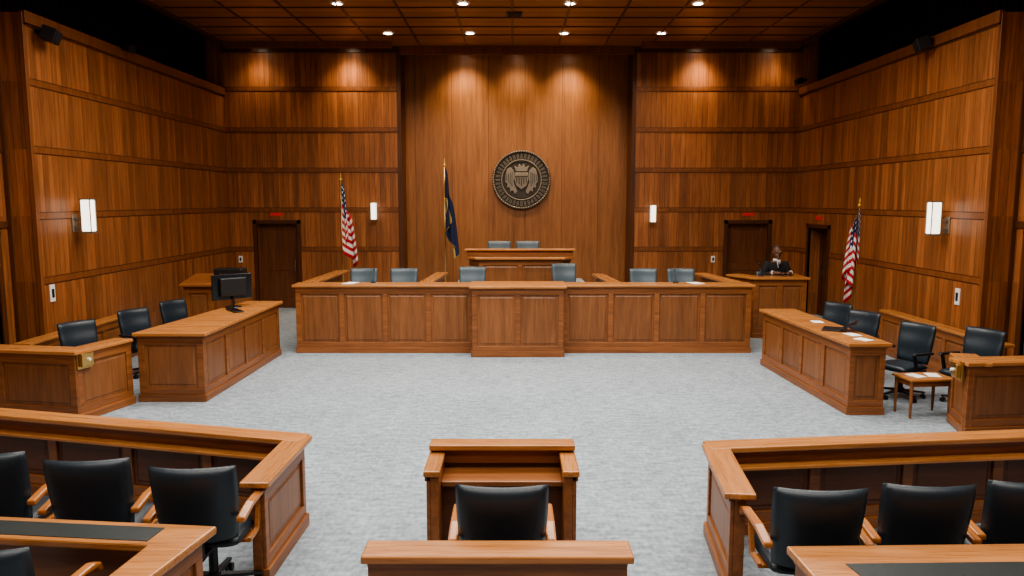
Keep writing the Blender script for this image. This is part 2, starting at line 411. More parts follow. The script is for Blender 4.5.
# ------------------------------------------------------------------ side desks
cd=thing('counsel_desk','long wooden desk with panelled front beside the jury seats','desk',(-4.6,11.3,0))
segment(cd,(-5.02,9.82),(-4.14,9.82),.9,1)
segment(cd,(-4.14,9.84),(-4.08,12.9),.9,4)
segment(cd,(-4.12,12.9),(-4.62,12.9),.9,1)
poly('counter_top',[(-5.06,9.76),(-4.08,9.76),(-4.02,12.96),(-4.66,12.96)],.9,.95,M_top,cd,W=Matrix(),bevel=.012)
poly('inner_panel',[(-5.0,9.9),(-4.96,9.9),(-4.58,12.85),(-4.62,12.85)],0,.9,M_body,cd,W=Matrix())
jr=thing('jury_rail','wooden panelled jury box rail with cornered end','rail',(-6.2,9.2,0))
segment(jr,(-7.36,9.18),(-5.30,8.86),.84,2,cap=(-.04,.28),ext=(0,.04))
segment(jr,(-5.30,8.88),(-5.06,9.74),.84,1,cap=(-.04,.25),capz=-.003)
rd=thing('counsel_desk','long wooden desk with panelled front and papers on it','desk',(4.5,10.7,0))
segment(rd,(4.13,12.1),(4.25,9.20),.88,4)
segment(rd,(4.25,9.20),(4.70,9.20),.88,1,stile=.07)
segment(rd,(4.6,12.08),(4.15,12.08),.88,1,stile=.07)
poly('counter_top',[(4.07,12.16),(4.20,9.14),(4.75,9.14),(4.66,12.16)],.88,.93,M_top,rd,W=Matrix(),bevel=.012)
poly('inner_panel',[(4.67,9.3),(4.71,9.3),(4.62,12.0),(4.58,12.0)],0,.88,M_body,rd,W=Matrix())
jr2=thing('jury_rail','wooden panelled rail box end with brass fitting','rail',(6.2,8.6,0))
segment(jr2,(5.22,8.34),(7.36,8.56),.82,2,cap=(-.04,.3),ext=(.04,0))
segment(jr2,(5.36,8.90),(5.22,8.36),.82,1,cap=(-.04,.25),stile=.06,capz=-.003)
for sx,y0,y1 in ((-1,10.0,13.2),(1,9.9,13.2)):
    lr=thing('back_rail','low wooden rail running behind the jury chairs','rail',(sx*6.5,(y0+y1)/2,0))
    if sx<0: segment(lr,(-6.6,y0),(-6.6,y1),.72,5,cap=(-.03,.2))
    else: segment(lr,(6.6,y1),(6.6,y0),.72,5,cap=(-.03,.2))
lc=thing('lectern_cabinet','dark wooden media cabinet with sloped top near the wall','cabinet',(-5.45,13.6,0))
segment(lc,(-5.95,13.4),(-5.0,13.4),1.15,2)
poly('body',[(-5.95,13.47),(-5.0,13.47),(-5.0,14.0),(-5.95,14.0)],0,1.15,M_body,lc,W=Matrix())
bm=bmesh.new(); addprism(bm,[(13.33,1.15),(14.06,1.15),(14.06,1.33),(13.33,1.2)],-6.0,-4.95,'x'); fin('sloped_top',bm,M_body,lc,W=Matrix(),bevel=.01)

# ------------------------------------------------------------------ gallery
gl=thing('gallery_rail','wooden panelled gallery rail with cap and ledge','rail',(-3.5,6.4,0))
segment(gl,(-7.36,7.36),(-1.79,5.96),.71,7,cap=(-.07,.14),ext=(0,.06),ledge=(.57,.1),bodymat=M_body,panelmat=M_dark)
segment(gl,(-1.74,5.03),(-1.72,5.98),.71,1,cap=(-.05,.16),ext=(.05,.06),thick=.1,stile=.07,capz=-.003)
gr=thing('gallery_rail','wooden panelled gallery rail with cap and ledge','rail',(3.5,6.0,0))
segment(gr,(1.62,5.76),(7.36,6.40),.71,7,cap=(-.07,.14),ext=(.05,0),ledge=(.57,.1),panelmat=M_dark)
segment(gr,(1.58,5.80),(1.48,4.84),.71,1,cap=(-.05,.16),ext=(.03,.05),thick=.1,stile=.07,capz=-.003)
le=thing('lectern','wooden podium with raised back ledge and open front','lectern',(-.07,5.4,0))
segment(le,(-.61,5.54),(.46,5.54),.81,1,thick=.06,cap=(-.07,.1),ext=(.02,.02),panelmat=M_dark)
segment(le,(-.61,5.6),(-.61,5.1),.75,1,thick=.09,cap=(-.02,.1),ext=(0,.02),stile=.07)
segment(le,(.46,5.1),(.46,5.6),.75,1,thick=.09,cap=(-.02,.1),ext=(.02,0),stile=.07)
boxes('shelf',[(-.52,.37,5.24,5.54,.62,.66)],M_body,le,W=Matrix(),bevel=.008)
boxes('modesty_panel',[(-.52,.37,5.3,5.33,0,.62)],M_dark,le,W=Matrix())
fr=thing('front_rail','short wooden panelled rail with thick cap','rail',(-.08,4.0,0))
segment(fr,(-.80,3.92),(.64,3.92),.72,1,thick=.1,cap=(-.05,.16),ext=(.03,.03))
gd=thing('gallery_desk','wooden desk with dark leather writing surface','desk',(-3.4,4.1,0))
poly('desk_top',[(-5.0,4.62),(-1.78,4.30),(-1.93,3.45),(-2.14,3.47),(-2.08,4.05),(-5.0,4.34)],.70,.75,M_top,gd,W=Matrix(),bevel=.012)
poly('leather_inset',[(-4.9,4.55),(-2.08,4.265),(-2.10,4.09),(-4.9,4.37)],.748,.754,M_inset,gd,W=Matrix())
segment(gd,(-1.98,3.52),(-1.85,4.24),.70,1,stile=.07)
segment(gd,(-1.86,4.25),(-4.95,4.55),.70,3)
gd2=thing('gallery_desk','wooden desk with dark leather writing surface','desk',(3.4,3.9,0))
poly('desk_top',[(1.56,4.04),(5.0,4.12),(5.0,3.55),(1.85,3.50),(1.83,3.2),(1.60,3.2)],.70,.75,M_top,gd2,W=Matrix(),bevel=.012)
poly('leather_inset',[(1.80,3.82),(4.9,3.89),(4.9,3.62),(1.84,3.57)],.748,.754,M_inset,gd2,W=Matrix())
segment(gd2,(1.6,4.0),(1.64,3.25),.70,1,stile=.07)
segment(gd2,(4.95,4.08),(1.64,4.0),.70,3)

# ------------------------------------------------------------------ chairs
def make_chair(name,label,loc,rz,leather,armmat,group,wooden,bw=.56,bh=.56):
    c=thing(name,label,'chair',loc,rz,group)
    bm=bmesh.new(); cushion(bm,.52,.50,.11,pw=5,M=Matrix.Translation((0,-.22,.44))@Matrix.Rotation(-PI/2,4,'X'))
    fin('seat',bm,leather,c,smooth=True)
    bm=bmesh.new(); cushion(bm,bw,bh,.10,bow=.06,taper=.12,pw=7,lump=.12,k=.16)
    Mb=Matrix.Translation((0,-.25,.46))@Matrix.Rotation(.17,4,'X')
    fin('backrest',bm,leather,c,M=Mb,smooth=True)
    boxes('back_bracket',[(-.05,.05,-.30,-.26,.36,.62),(-.05,.05,-.30,0,.355,.385)],M_black,c,bevel=.005)
    for s in (-1,1):
        bm=bmesh.new()
        if wooden:
            pts=[(-.30,.66),(-.1,.69),(.18,.685),(.25,.66),(.27,.61),(.235,.60),(.20,.64),(.1,.655),(-.1,.655),(-.30,.62)]
            addprism(bm,pts,s*.30-.03,s*.30+.03,'x')
        else:
            pts=[(-.20,.665),(.16,.675),(.19,.66),(.18,.645),(-.20,.635)]
            addprism(bm,pts,s*.295-.03,s*.295+.03,'x')
        fin('armrest',bm,armmat,c,bevel=.012)
        bm=bmesh.new()
        pts=[(.12,.64),(.16,.64),(.10,.42),(.06,.40),(-.1,.40),(-.1,.43),(.05,.43)]
        addprism(bm,pts,s*.285-.015,s*.285+.015,'x')
        addbox(bm,(min(s*.2,s*.295),max(s*.2,s*.295),-.1,.06,.395,.42))
        fin('arm_support',bm,armmat if wooden else M_black,c,bevel=.005)
    bm=bmesh.new(); addcyl(bm,(0,0,.10),.032,.03,.29); addcyl(bm,(0,0,.08),.05,.045,.06); addbox(bm,(-.11,.11,-.12,.12,.375,.395))
    fin('pedestal',bm,M_black,c,smooth=False)
    for i in range(5):
        a=i*2*PI/5+PI/2
        R=Matrix.Rotation(a,4,'Z')
        bm=bmesh.new()
        v=[(.03,-.028,.09),(.31,-.016,.075),(.31,.016,.075),(.03,.028,.09),(.03,-.028,.125),(.31,-.014,.092),(.31,.014,.092),(.03,.028,.125)]
        vs=[bm.verts.new(p) for p in v]
        for f in ((0,3,2,1),(4,5,6,7),(0,1,5,4),(1,2,6,5),(2,3,7,6),(3,0,4,7)): bm.faces.new([vs[q] for q in f])
        lg=fin('base_leg',bm,M_black,c,M=R)
        bm=bmesh.new()
        for yy in (-.028,.006):
            bmesh.ops.create_cone(bm,cap_ends=True,segments=14,radius1=.03,radius2=.03,depth=.022,matrix=Matrix.Translation((.29,yy+.011,.03))@Matrix.Rotation(PI/2,4,'X'))
        addcyl(bm,(.29,0,.03),.008,.008,.05,8)
        fin('caster',bm,M_black,lg)
    return c

g1='wood-armed chairs in the gallery'
ch=make_chair('office_chair','black leather office chair with wooden armrests behind the gallery rail',(-2.07,4.91,0),.03,M_leather,M_arm,g1,True,bw=.585,bh=.555)
for (x,y,r) in ((-2.84,5.05,.06),(-3.62,5.17,.08),(1.85,4.55,-.03),(2.53,4.61,-.03),(3.20,4.66,-.03)):
    copy_tree(ch,(x,y,0),r)
for (x,y) in ((-2.66,3.78),(2.34,3.5)):
    copy_tree(ch,(x,y,0),0,'black leather chair with wooden armrests drawn up to the desk')
copy_tree(ch,(-.06,4.60,0),0,'black leather office chair with wooden armrests at the lectern')
g2='black chairs in the jury area'
cj=make_chair('office_chair','black leather swivel chair at the jury seating',(-5.88,10.2,0),-2.1,M_leather,M_black,g2,False,bw=.56)
for (x,y,r) in ((-5.68,11.4,-2.05),(-5.52,12.45,-2.0),(5.16,12.1,2.05),(5.16,11.15,2.1)):
    copy_tree(cj,(x,y,0),r)
copy_tree(cj,(5.36,10.05,0),2.0,'black leather swivel chair pulled up to the side table')
copy_tree(cj,(6.02,9.62,0),2.0,'black leather swivel chair beside the rail box')
g3='slate chairs behind the bench'
cb=make_chair('office_chair','slate grey leather swivel chair behind the bench',(-2.92,14.35,.32),PI,M_leatherg,M_black,g3,False,bw=.56,bh=.60)
for (x,y,z,r) in ((-2.13,14.35,.32,PI),(-.80,14.7,.32,PI),(2.58,14.3,.32,PI),(3.32,14.3,.32,PI),(1.16,15.5,.32,PI+.2),(-.30,17.25,.70,PI),(.37,17.25,.70,PI)):
    copy_tree(cb,(x,y,z),r)

# ------------------------------------------------------------------ small table + props
t=thing('side_table','small wooden table with papers between the chairs','table',(5.2,9.22,0),.1)
boxes('table_top',[(-.3,.3,-.2,.2,.47,.50)],M_top,t,bevel=.008)
boxes('apron',[(-.26,.26,-.165,-.145,.40,.47),(-.26,.26,.145,.165,.40,.47),(-.26,-.24,-.16,.16,.40,.47),(.24,.26,-.16,.16,.40,.47)],M_body,t)
for sx in (-1,1):
    for sy in (-1,1):
        bm=bmesh.new(); addcyl(bm,(sx*.255,sy*.155,0),.015,.024,.47,8); fin('leg',bm,M_body,t)
def paper(x,y,z,rz,w=.21,h=.297,label='white paper sheet lying on the desk'):
    o=boxes('paper',[(-w/2,w/2,-h/2,h/2,0,.004)],M_paper); o.matrix_basis=Matrix.Translation((x,y,z+.001))@Matrix.Rotation(rz,4,'Z')
    o['label']=label; o['category']='paper'; return o
paper(5.10,9.22,.50,.3,.15,.21); paper(5.33,9.25,.50,-.2,.15,.21)
paper(4.52,9.75,.93,.2,.15,.21); paper(4.48,10.8,.93,-.1,.15,.2); paper(4.5,9.4,.93,.5,.15,.2)
for x in (-2.9,3.3): paper(x,13.3,1.225,.1*x)
def laptop(x,y,z,rz,label):
    l=thing('laptop',label,'laptop',(x,y,z),rz)
    boxes('keyboard_base',[(-.17,.17,-.12,.12,0,.018)],M_black,l,bevel=.004)
    boxes('screen',[(-.17,.17,-.005,.005,0,.23)],M_screen,l,M=Matrix.Translation((0,.12,.018))@Matrix.Rotation(-1.05,4,'X'),bevel=.003)
laptop(4.42,10.15,.93,-PI/2-.5,'open black laptop on the counsel desk')
def monitor(x,y,z,rz,s=1,label='black computer monitor standing on the desk'):
    m=thing('monitor',label,'monitor',(x,y,z),rz)
    boxes('screen',[(-.3*s,.3*s,-.02,.02,.12*s,.50*s)],M_screen,m,bevel=.01)
    boxes('rear_housing',[(-.2*s,.2*s,.02,.09,.17*s,.45*s)],M_black,m,bevel=.02)
    bm=bmesh.new(); addcyl(bm,(0,.05,0),.02,.02,.25*s,12); addcyl(bm,(0,.03,0),.13,.12,.015,24); fin('stand',bm,M_black,m)
monitor(-4.62,12.2,.95,PI+.75,1.1)
kb=thing('keyboard','black computer keyboard on the wooden desk','keyboard',(-4.42,11.75,.951),-.9)
boxes('keyboard_case',[(-.22,.22,-.075,.075,0,.022)],M_black,kb,bevel=.006)
boxes('keys',[(-.205+.042*i,-.170+.042*i,-.06+.03*q,-.035+.03*q,.022,.03) for i in range(10) for q in range(4)],M_screen,kb)
eq=thing('equipment_case','black audio equipment case on the wooden cabinet','audio equipment',(-5.2,13.7,1.30))
boxes('case',[(-.26,.26,-.15,.15,0,.16)],M_black,eq,bevel=.02)
bm=bmesh.new()
for i in range(4): addcyl(bm,(-.12+.08*i,-.15,.06),.018,.015,.02,12,Matrix.Rotation(PI/2,4,'X'))
fin('knobs',bm,M_chrome,eq)
def mic(x,y,z,rz=0):
    m=thing('microphone','thin black gooseneck microphone on the counter','microphone',(x,y,z),rz,'gooseneck microphones')
    bm=bmesh.new(); addcyl(bm,(0,0,0),.05,.045,.02,16); fin('base',bm,M_black,m)
    cu=bmesh.new(); prev=None
    for i in range(8):
        a=i/7*1.0; p=Vector((0,.12*a*a+0,.02+.20*a))
        if prev is not None:
            d=p-prev; addcyl(cu,prev,.005,.005,d.length,8,d.to_track_quat('Z','Y').to_matrix().to_4x4())
        prev=p
    fin('gooseneck',cu,M_black,m)
    bm=bmesh.new(); addsph(bm,prev,.015,(1,1,1.5),12); fin('capsule',bm,M_black,m,smooth=True)
for x in (-2.5,2.95): mic(x,13.35,1.226)
mic(4.95,14.75,1.206)
for (x,y,z,rz) in ((-5.265,8.99,.70,1.29),(5.20,8.47,.68,-1.82)):
    bb=thing('brass_latch_box','polished brass latch box fixed to the rail corner','latch',(x,y,z),rz,'brass latch boxes')
    boxes('housing',[(-.09,.09,-.075,-.02,-.02,.15)],M_brass,bb,bevel=.012)
    boxes('back_plate',[(-.11,.11,-.02,-.0,-.05,.18)],M_brass,bb,bevel=.004)
    bm=bmesh.new(); addcyl(bm,(0,-.075,.07),.02,.018,.03,14,Matrix.Rotation(PI/2,4,'X')); fin('knob',bm,M_white,bb,smooth=False)

# ------------------------------------------------------------------ sconces
def sconce(x,y,z,rz,s,label):
    c=thing('wall_sconce',label,'wall lamp',(x,y,z),rz,'lit wall sconces')
    boxes('back_plate',[(-.07*s,.07*s,-.02,0,-.26*s,.02*s)],M_bronze,c,bevel=.006)
    boxes('bracket',[(-.03*s,.03*s,-.2*s,-.02,-.22*s,-.17*s),(-.03*s,.03*s,-.2*s,-.02,-.08*s,-.04*s)],M_bronze,c,bevel=.004)
    boxes('lamp_shade',[(-.075*s,.075*s,-.31*s,-.16*s,-.25*s,.25*s)],M_glow,c,bevel=.012*s)
    boxes('shade_frame',[(-.085*s,.085*s,-.32*s,-.15*s,-.28*s,-.25*s),(-.085*s,.085*s,-.32*s,-.15*s,.25*s,.27*s),
        (-.085*s,-.075*s,-.32*s,-.305*s,-.27*s,.27*s),(.075*s,.085*s,-.32*s,-.305*s,-.27*s,.27*s),(-.085*s,-.075*s,-.165*s,-.15*s,-.27*s,.27*s),(.075*s,.085*s,-.165*s,-.15*s,-.27*s,.27*s)],M_bronze,c,bevel=.003)
sconce(-WX,11.95,2.46,PI/2,1,'white glowing box sconce on bronze bracket')
sconce(WX,12.0,2.42,-PI/2,1,'white glowing box sconce on bronze bracket')
sconce(-3.38,YB,2.44,0,.8,'small glowing box sconce on the panelled back wall')
sconce(3.45,YB,2.38,0,.8,'small glowing box sconce on the panelled back wall')

# ------------------------------------------------------------------ emblem
e=thing('court_seal','round bronze relief seal with shield crest mounted on wall','seal',(.24,YA-.03,3.22))
R=.74
RX=Matrix.Rotation(PI/2,4,'X')
def disc(name,r0,r1,d0,d1,mat,n=72):
    bm=bmesh.new()
    prof=[(r0,d0),(r1,d0),(r1,d1),(r0,d1)]
    rings=[[bm.verts.new((r*math.cos(2*PI*i/n),-d,r*math.sin(2*PI*i/n))) for i in range(n)] for r,d in prof]
    for a in range(4):
        q=rings[a]; w2=rings[(a+1)%4]
        for i in range(n): bm.faces.new((q[i],q[(i+1)%n],w2[(i+1)%n],w2[i]))
    return fin(name,bm,mat,e,smooth=False,bevel=.006)
bm=bmesh.new(); addcyl(bm,(0,0,0),R*.99,R*.99,.05,72,RX); fin('disc',bm,M_bronzed,e)
disc('outer_rim',R*.93,R,.0,.09,M_bronzed)
disc('middle_ring',R*.66,R*.70,.0,.085,M_bronze)
disc('inner_ring',R*.60,R*.625,.0,.07,M_bronzed)
bm=bmesh.new()
for i in range(72):
    a=2*PI*i/72
    bmesh.ops.create_uvsphere(bm,u_segments=8,v_segments=6,radius=.024,matrix=Matrix.Translation((R*.965*math.cos(a),-.09,R*.965*math.sin(a))))
fin('beading',bm,M_bronze,e,smooth=True)
bm=bmesh.new()
n=40
for i in range(n):
    a=2*PI*i/n; wd=.020+.008*random.random(); r=R*.81
    m=Matrix.Rotation(-a,4,'Y')@Matrix.Translation((0,0,r))
    k=i%4
    parts=[(-wd,-wd+.014,-.08,-.045,-.062,.062),(wd-.014,wd,-.08,-.045,-.062,.062)]
    if k!=1: parts.append((-wd,wd,-.08,-.045,.046,.062))
    if k in(0,2): parts.append((-wd,wd,-.08,-.045,-.008,.008))
    if k>1: parts.append((-wd,wd,-.08,-.045,-.062,-.046))
    b0=len(bm.verts)
    for p in parts: addbox(bm,p)
    bm.verts.ensure_lookup_table()
    bmesh.ops.transform(bm,matrix=m,verts=bm.verts[b0:])
fin('relief_border',bm,M_bronze,e)
sh=[(-.17,.18),(.17,.18),(.18,.0),(.13,-.15),(0,-.25),(-.13,-.15),(-.18,0)]
poly('shield',sh,-.11,-.04,M_bronze,e,ax='y',bevel=.012)
bm=bmesh.new()
for i in range(-2,3): addbox(bm,(i*.06-.012,i*.06+.012,-.125,-.105,-.15+abs(i)*.04,.05))
addbox(bm,(-.16,.16,-.125,-.105,.07,.10))
fin('shield_bars',bm,M_bronzed,e)
for s in (-1,1):
    wg=[(.17,.08),(.20,.24),(.28,.32),(.37,.27),(.41,.10),(.415,-.06),(.36,-.10),(.37,-.2),(.30,-.19),(.29,-.30),(.22,-.27),(.17,-.37),(.10,-.30),(.15,-.18),(.20,-.06)]
    poly('supporter',[(s*a,b) for a,b in wg],-.085,-.04,M_bronze,e,ax='y',bevel=.01)
    bm=bmesh.new()
    for q in range(4):
        x0=.23+.045*q
        addprism(bm,[(s*x0,.20-.02*q),(s*(x0+.014),.20-.02*q),(s*(x0+.02),-.16+.05*q),(s*(x0+.006),-.16+.05*q)],-.10,-.08,'y')
    fin('feather_ribs',bm,M_bronzed,e)
cr=[(-.14,.21),(-.19,.36),(-.10,.31),(-.055,.41),(0,.33),(.055,.41),(.10,.31),(.19,.36),(.14,.21)]
poly('crown_crest',cr,-.09,-.04,M_bronze,e,ax='y',bevel=.008)

# ------------------------------------------------------------------ flags
def flag(x,y,z,top,mat,label,hoist=1.0,fly=1.05,reach=.26,side=-1,rz=0,seed=0,zb=0):
    f=thing('flag_stand',label,'flag',(x,y,z),rz)
    bm=bmesh.new(); addcyl(bm,(0,0,0),.14,.12,.05,28); addcyl(bm,(0,0,.05),.05,.03,.08,20); fin('base',bm,M_brass,f)
    Hh=top-z
    bm=bmesh.new(); addcyl(bm,(0,0,.05),.016,.015,Hh-.15,14); fin('pole',bm,M_brass,f,smooth=True)
    bm=bmesh.new(); addsph(bm,(0,0,Hh-.11),.035); addcyl(bm,(0,0,Hh-.10),.028,.001,.15,12); fin('finial',bm,M_gold,f,smooth=True)
    bm=bmesh.new(); uvl=bm.loops.layers.uv.new('UVMap'); nu,nv=60,30; g={}
    rr=random.Random(seed)
    ph=rr.random()*6
    zt=Hh-.17
    for i in range(nu+1):
        s=i/nu
        for jj in range(nv+1):
            t=jj/nv
            spread=.5+.5*(1-t)**.6
            xx=side*(.012+reach*(.55*s**.8)*spread)+reach*.42*math.sin(s*2*PI*1.5+.3*t)*s**.5*spread
            yy=-.03+(.06*math.sin(s*2*PI*3.2+ph)+.035*math.sin(s*2*PI*5.3+1.3*t))*(.4+.6*(1-t*.6))*min(1,s*4)
            zz=zt-(1-t)*hoist-fly*(s**1.15)*(.9+.1*math.sin(ph+5*s))
            g[i,jj]=bm.verts.new((xx,yy,zz))
    for i in range(nu):
        for jj in range(nv):
            fc=bm.faces.new((g[i,jj],g[i+1,jj],g[i+1,jj+1],g[i,jj+1]))
            for lp,(a,b2) in zip(fc.loops,((i,jj),(i+1,jj),(i+1,jj+1),(i,jj+1))): lp[uvl].uv=(a/nu,b2/nv)
    o=fin('flag_cloth',bm,mat,f,smooth=True)
    so=o.modifiers.new('solid','SOLIDIFY'); so.thickness=.004
    return f
flag(-3.78,16.6,.0,3.27,M_us,'red white and blue striped national flag draped on brass pole',hoist=1.05,fly=1.05,reach=.40,side=1,seed=2)
flag(-1.56,17.4,.32,3.62,M_blue,'dark blue and gold flag draped on pole',hoist=1.15,fly=1.0,reach=.36,side=1,seed=5)
flag(6.54,14.1,0,2.72,M_us,'striped national flag draped on a pole beside the wall',hoist=.95,fly=.85,reach=.40,side=-1,seed=9)

# ------------------------------------------------------------------ ceiling fixtures and added fill lamps
def downlight(x,y,power=60,size=math.radians(110),blend=.6,tilt=0,col=(1,.80,.56),soft=.06):
    d=thing('downlight','small round recessed ceiling downlight, lit','ceiling light',(x,y,ZC-.002),0,'recessed ceiling downlights')
    bm=bmesh.new(); n=28
    def ring(r,z): return [bm.verts.new((r*math.cos(2*PI*i/n),r*math.sin(2*PI*i/n),z)) for i in range(n)]
    a,b2,c,e2=ring(.13,0),ring(.12,-.02),ring(.09,-.02),ring(.085,-.004)
    for q,w2 in ((a,b2),(b2,c),(c,e2)):
        for i in range(n): bm.faces.new((q[i],q[(i+1)%n],w2[(i+1)%n],w2[i]))
    fin('trim_ring',bm,M_white,d)
    bm=bmesh.new(); addcyl(bm,(0,0,-.012),.086,.086,.008,24); fin('lens',bm,M_bulb,d)
    l=bpy.data.lights.new('downlight_lamp','SPOT'); l.energy=power; l.spot_size=size; l.spot_blend=blend; l.shadow_soft_size=soft; l.color=col
    o=bpy.data.objects.new('downlight_lamp',l); link(o); o.parent=d
    o.matrix_basis=Matrix.Translation((0,0,-.04))@Matrix.Rotation(tilt,4,'X')
for x in (-3.28,-.92,1.09,3.49): downlight(x,14.5,230,math.radians(90))
for x,p in ((-2.74,230),(-.93,420),(1.15,420),(3.3,230)): downlight(x,17.0,p,math.radians(85),.9,.45,soft=.15)
for x,p in ((-1.20,520),(.14,300),(1.45,520)): downlight(x,18.68,p,math.radians(110),1,.14,soft=.25)
for x,p in ((-6.1,150),(-3.9,360),(4.5,360),(6.3,110)): downlight(x,18.10,p,math.radians(110),1,.14,soft=.25)
v=thing('ceiling_vent','dark rectangular air vent in the wooden ceiling','vent',(.05,15.3,ZC-.0))
boxes('vent_frame',[(-.16,.16,-.16,.16,-.02,0)],M_black,v,bevel=.004)
boxes('vent_louvre',[(-.13,.13,-.12+.06*i,-.09+.06*i,-.03,-.02) for i in range(5)],M_black,v)
def area(x,y,z,sx,sy,p,col=(1,.94,.86),rot=(0,0,0),spread=165):  # added area lamps above the view for general room light, no fixture modelled
    l=bpy.data.lights.new('overhead_fill','AREA'); l.shape='RECTANGLE'; l.size=sx; l.size_y=sy; l.energy=p; l.color=col; l.spread=math.radians(spread)
    o=bpy.data.objects.new('overhead_fill',l); link(o); o.location=(x,y,z); o.rotation_euler=rot
area(0,11.2,6.25,10,1.6,640)
area(0,7.5,6.25,10,1.6,560)
area(0,3.5,6.25,10,1.6,380)
area(0,0,6.25,10,1.6,240)

# ------------------------------------------------------------------ speakers, plates, signs
def speaker(x,y,z,rz,s=1,label='small black loudspeaker mounted high on the wall'):
    p=thing('loudspeaker',label,'speaker',(x,y,z),rz)
    boxes('mount',[(-.03,.03,-.10,.0,-.03,.03)],M_black,p)
    Mx=Matrix.Translation((0,-.1,0))@Matrix.Rotation(.35,4,'X')
    boxes('cabinet',[(-.17*s,.17*s,-.24*s,0,-.12*s,.12*s)],M_black,p,M=Mx,bevel=.015)
    boxes('grille',[(-.15*s,.15*s,-.25*s,-.24*s,-.10*s,.10*s)],M_void,p,M=Mx)
speaker(-WX,11.3,5.16,PI/2+.3,.85); speaker(WX,12.7,5.32,-PI/2-.3,.85)
speaker(-WX,13.7,5.43,PI/2,.6,'small black camera unit on the wall top'); speaker(6.9,17.9,5.5,-PI/2,.6,'small black camera unit on the wall top')
def plate(x,y,z,rz,w,h,mat,label,name='wall_switch',cat='wall switch'):
    p=thing(name,label,cat,(x,y,z),rz)
    boxes('cover_plate',[(-w/2,w/2,-.015,0,-h/2,h/2)],mat,p,bevel=.004)
    boxes('button',[(-w/5,w/5,-.025,-.015,-h/4,h/4)],M_black if mat is M_white else mat,p)
plate(-WX,11.25,1.3,PI/2,.12,.26,M_white,'white control plate on the panelled wall')
plate(WX,11.6,1.2,-PI/2,.12,.26,M_white,'white control plate on the panelled wall')
plate(-6.75,YB,1.25,0,.10,.16,M_white,'small white switch beside the door')
plate(5.0,YB,1.25,0,.10,.16,M_white,'small white switch beside the door')
plate(-5.82,YB,2.36,0,.30,.08,M_red,'small red sign above the door','door_sign','sign')
plate(5.84,YB,2.36,0,.30,.08,M_red,'small red sign above the door','door_sign','sign')
plate(WX,17.05,2.3,-PI/2,.34,.09,M_red,'small red sign above the side door','door_sign','sign')

# ------------------------------------------------------------------ person
def skin_mesh(joints,edges,sub=1):
    me=bpy.data.meshes.new('tmp'); me.from_pydata([j[0] for j in joints],edges,[])
    o=bpy.data.objects.new('tmp',me); link(o)
    o.modifiers.new('s','SKIN')
    bpy.context.view_layer.update()
    sv=me.skin_vertices[0].data if me.skin_vertices else None
    if sv is None:
        bm=bmesh.new(); bm.from_mesh(me); bm.verts.layers.skin.verify(); bm.to_mesh(me); bm.free(); sv=me.skin_vertices[0].data
    for i,j in enumerate(joints): sv[i].radius=j[1]
    sv[0].use_root=True
    o.modifiers.new('u','SUBSURF').levels=sub
    dg=bpy.context.evaluated_depsgraph_get(); dg.update()
    ev=o.evaluated_get(dg); m2=bpy.data.meshes.new_from_object(ev)
    bm=bmesh.new(); bm.from_mesh(m2)
    bpy.data.objects.remove(o); bpy.data.meshes.remove(m2)
    return bm
def merge(bm,other):
    m=bpy.data.meshes.new('t'); other.to_mesh(m); other.free(); bm.from_mesh(m); bpy.data.meshes.remove(m)
P=thing('person','person in black suit and white shirt seated, forearms on counter','person',(5.42,15.25,.36),.0)
wc=copy_tree(cb,(5.40,15.42,.36),PI,'slate grey leather swivel chair inside the witness box')
for c in wc.children:
    if c.name.startswith('backrest'): c.scale=(.9,1,.66)
hz=.58
J=[((0,.02,hz),(.15,.12)),((0,.02,hz+.18),(.145,.11)),((0,.0,hz+.36),(.18,.12)),((0,-.01,hz+.49),(.11,.085)),((0,-.02,hz+.57),(.058,.058)),
   ((.19,0,hz+.46),(.07,.07)),((.27,-.05,hz+.20),(.055,.055)),((.19,-.34,hz+.315),(.038,.038)),((.07,-.50,hz+.325),(.03,.022)),
   ((-.19,0,hz+.46),(.07,.07)),((-.27,-.05,hz+.20),(.055,.055)),((-.19,-.34,hz+.315),(.038,.038)),((-.07,-.50,hz+.325),(.03,.022)),
   ((.10,-.04,hz-.02),(.085,.085)),((.13,-.42,hz-.0),(.062,.062)),((.13,-.44,.10),(.045,.045)),((.13,-.56,.04),(.04,.03)),
   ((-.10,-.04,hz-.02),(.085,.085)),((-.13,-.42,hz-.0),(.062,.062)),((-.13,-.44,.10),(.045,.045)),((-.13,-.56,.04),(.04,.03))]
E=[(0,1),(1,2),(2,3),(3,4),(2,5),(5,6),(6,7),(7,8),(2,9),(9,10),(10,11),(11,12),(0,13),(13,14),(14,15),(15,16),(0,17),(17,18),(18,19),(19,20)]
bm=bmesh.new(); merge(bm,skin_mesh(J,E,2))
hc=Vector((0,-.035,hz+.71))
addsph(bm,hc+Vector((0,.01,.02)),.11,(.80,.98,1.0),24)
addsph(bm,hc+Vector((0,-.025,-.06)),.076,(.86,.95,.98),20)
addcyl(bm,(0,-.01,hz+.52),.058,.054,.12,16)
addsph(bm,hc+Vector((0,-.115,-.015)),.021,(.75,1.0,1.2),12)
addsph(bm,hc+Vector((0,-.100,.012)),.012,(.8,.9,2),12)
addsph(bm,hc+Vector((0,-.096,-.066)),.021,(1.3,.55,.45),12)
addsph(bm,hc+Vector((0,-.088,-.106)),.023,(1.1,.8,.8),12)
